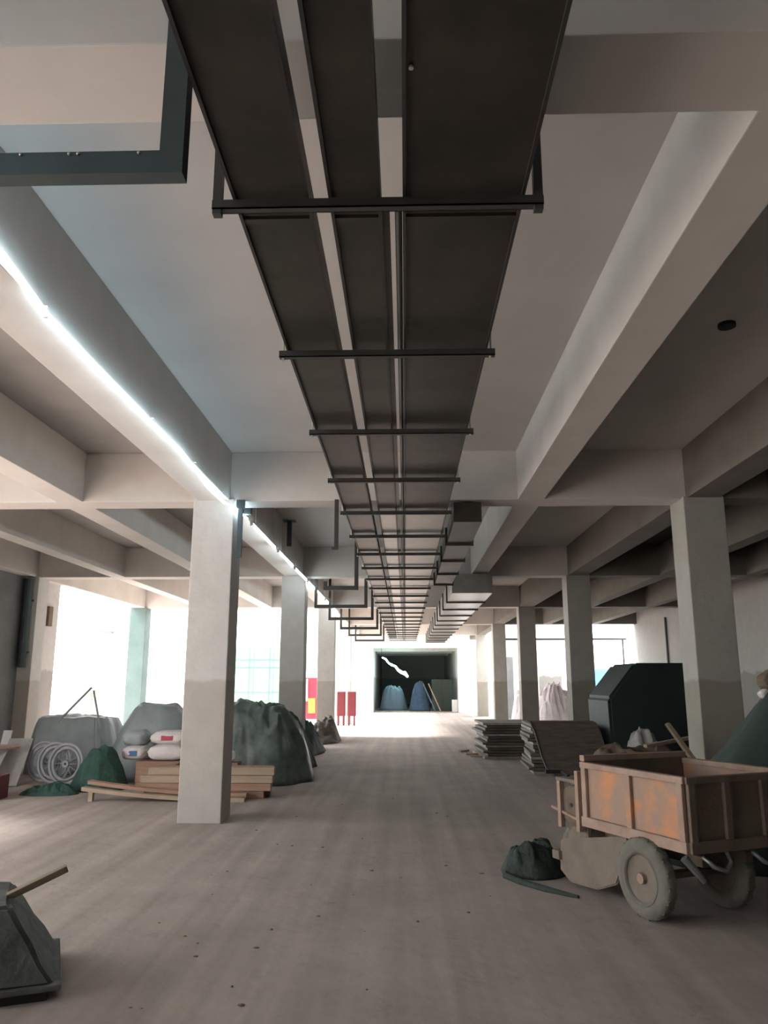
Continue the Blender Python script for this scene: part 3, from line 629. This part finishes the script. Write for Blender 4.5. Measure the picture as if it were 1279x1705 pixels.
# ------------------------------------------------------------ outdoors, left
t = empty('scaffold', 'scaffold tower of pipes outside the left openings', 'scaffold', (0, 31, 0))
for x in (-6.9, -6.1, -5.3, -4.5):
    for y in (0, .9): MB().tube([(x, y, -.02), (x, y, 5)], .024, 7).build('standard', 'scaffold', t)
for z in (1.2, 2.15, 2.45, 4.2):
    for y in (0, .9): MB().tube([(-7.1, y, z), (-4.3, y, z)], .024, 7).build('ledger', 'scaffold', t)
o = MB().box(-7.1, -4.3, 30.95, 30.955, -.03, 2.9).build('safety_net', 'netting'); tag(o, 'green translucent safety net hung on the scaffold outside', 'net')
t = empty('banner', 'red and orange printed banner board between second and third left pillars', 'banner', (-3.15, 27.6, 0))
MB().box(-.45, .4, 0, .04, .35, 1.75).build('panel', 'crimson', t); MB().box(-.2, .05, -.02, 0, .55, 1.05).build('orange_patch', 'orange_board', t); MB().box(-.45, -.22, -.02, 0, .95, 1.7).build('white_patch', 'white_board', t)
for x in (-.4, .36): MB().box(x - .02, x + .02, .04, .08, 0, 1.75).build('post', 'metal', t)
for i, x in enumerate((-2.42, -2.02)):
    t = empty('road_barrier', ('left' if not i else 'right') + ' one of two upright red plastic barriers beyond the third left pillar', 'barrier', (x, 30.2, 0), group='red barriers')
    MB().box(-.16, .16, -.1, .1, .35, 1.25, bev=.03).build('body', 'red', t)
    for q in (-.1, .1): MB().box(q - .03, q + .03, -.15, .15, 0, .37, bev=.01).build('leg', 'red', t)
t = empty('plant', 'spindly green plant standing outside the left opening', 'plant', (-10.3, 26.0, -.03))
MB().tube([(0, 0, 0), (.05, 0, 1.1)], .015, 6).build('stem', 'leaf', t)
for k in range(9):
    a = k * .7; e = Vector((cos(a) * .35, sin(a) * .35, 1.1 + .35 * sin(k)))
    lf = MB(); c = Vector((.05, 0, 1.0)); mid = (c + e) / 2 + Vector((0, 0, .1)); sd_ = Vector((-sin(a), cos(a), 0)) * .03
    v = [lf.b.verts.new(p) for p in (c, mid + sd_, e, mid - sd_)]; lf.b.faces.new(v); lf.build('leaf', 'leaf', t)

# ------------------------------------------------------------ in the far passage
t = empty('storage_cabinet', 'dark moss green cabinet on the right inside the far passage', 'cabinet', (2.1, 45.5, 0))
MB().box(-.6, .6, 0, .6, 0, 1.75, bev=.02).build('body', 'moss', t); MB().box(-.58, -.01, -.02, 0, .08, 1.72).build('door', 'moss', t); MB().box(.01, .58, -.02, 0, .08, 1.72).build('door', 'moss', t)
heap('cloth_covered_pile', .8, 45.6, .62, .5, 1.55, 'navy', 'navy cloth covered pile in the middle of the far passage', 'pile', flat=.3, seed=31, fold=.15, amp=.15, fs=4)
heap('cloth_covered_pile', -.7, 46.4, .8, .5, 1.3, 'steelblue', 'steel blue covered pile on the left inside the far passage', 'pile', flat=.5, seed=32, fold=.15, amp=.08, fs=4)
for i, (x, m) in enumerate(((1.5, 'steelblue'), (1.8, 'wood2'))):
    o = MB().tube([(x - .5, 45.0, 1.5), (x + .15, 44.6, .02)], .03, 6).build('rod', m); tag(o, ['blue-grey pole leaning on the navy pile', 'pale pole leaning toward the green cabinet'][i], 'rod')
o = MB().box(2.55, 2.85, 43.9, 44.2, 0, .65, bev=.02).build('carton', 'white_board'); tag(o, 'pale carton on floor in the right corner of the passage mouth', 'carton')
P = [(-1.3 + .18 * k, 45 + .15 * k, 2.95 - .13 * k + .06 * sin(2 * k)) for k in range(9)]
t = empty('hanging_lamp_string', 'glowing cyan-white lamp string sagging inside the far passage', 'light', (0, 0, 0))
MB().tube(P, [.03, .05, .04, .06, .05, .07, .08, .11, .05], 8).build('glowing_strip', 'farled', t); MB().tube([P[0], (-1.4, 44.9, 3.99)], .01, 6).build('wire', 'black', t)
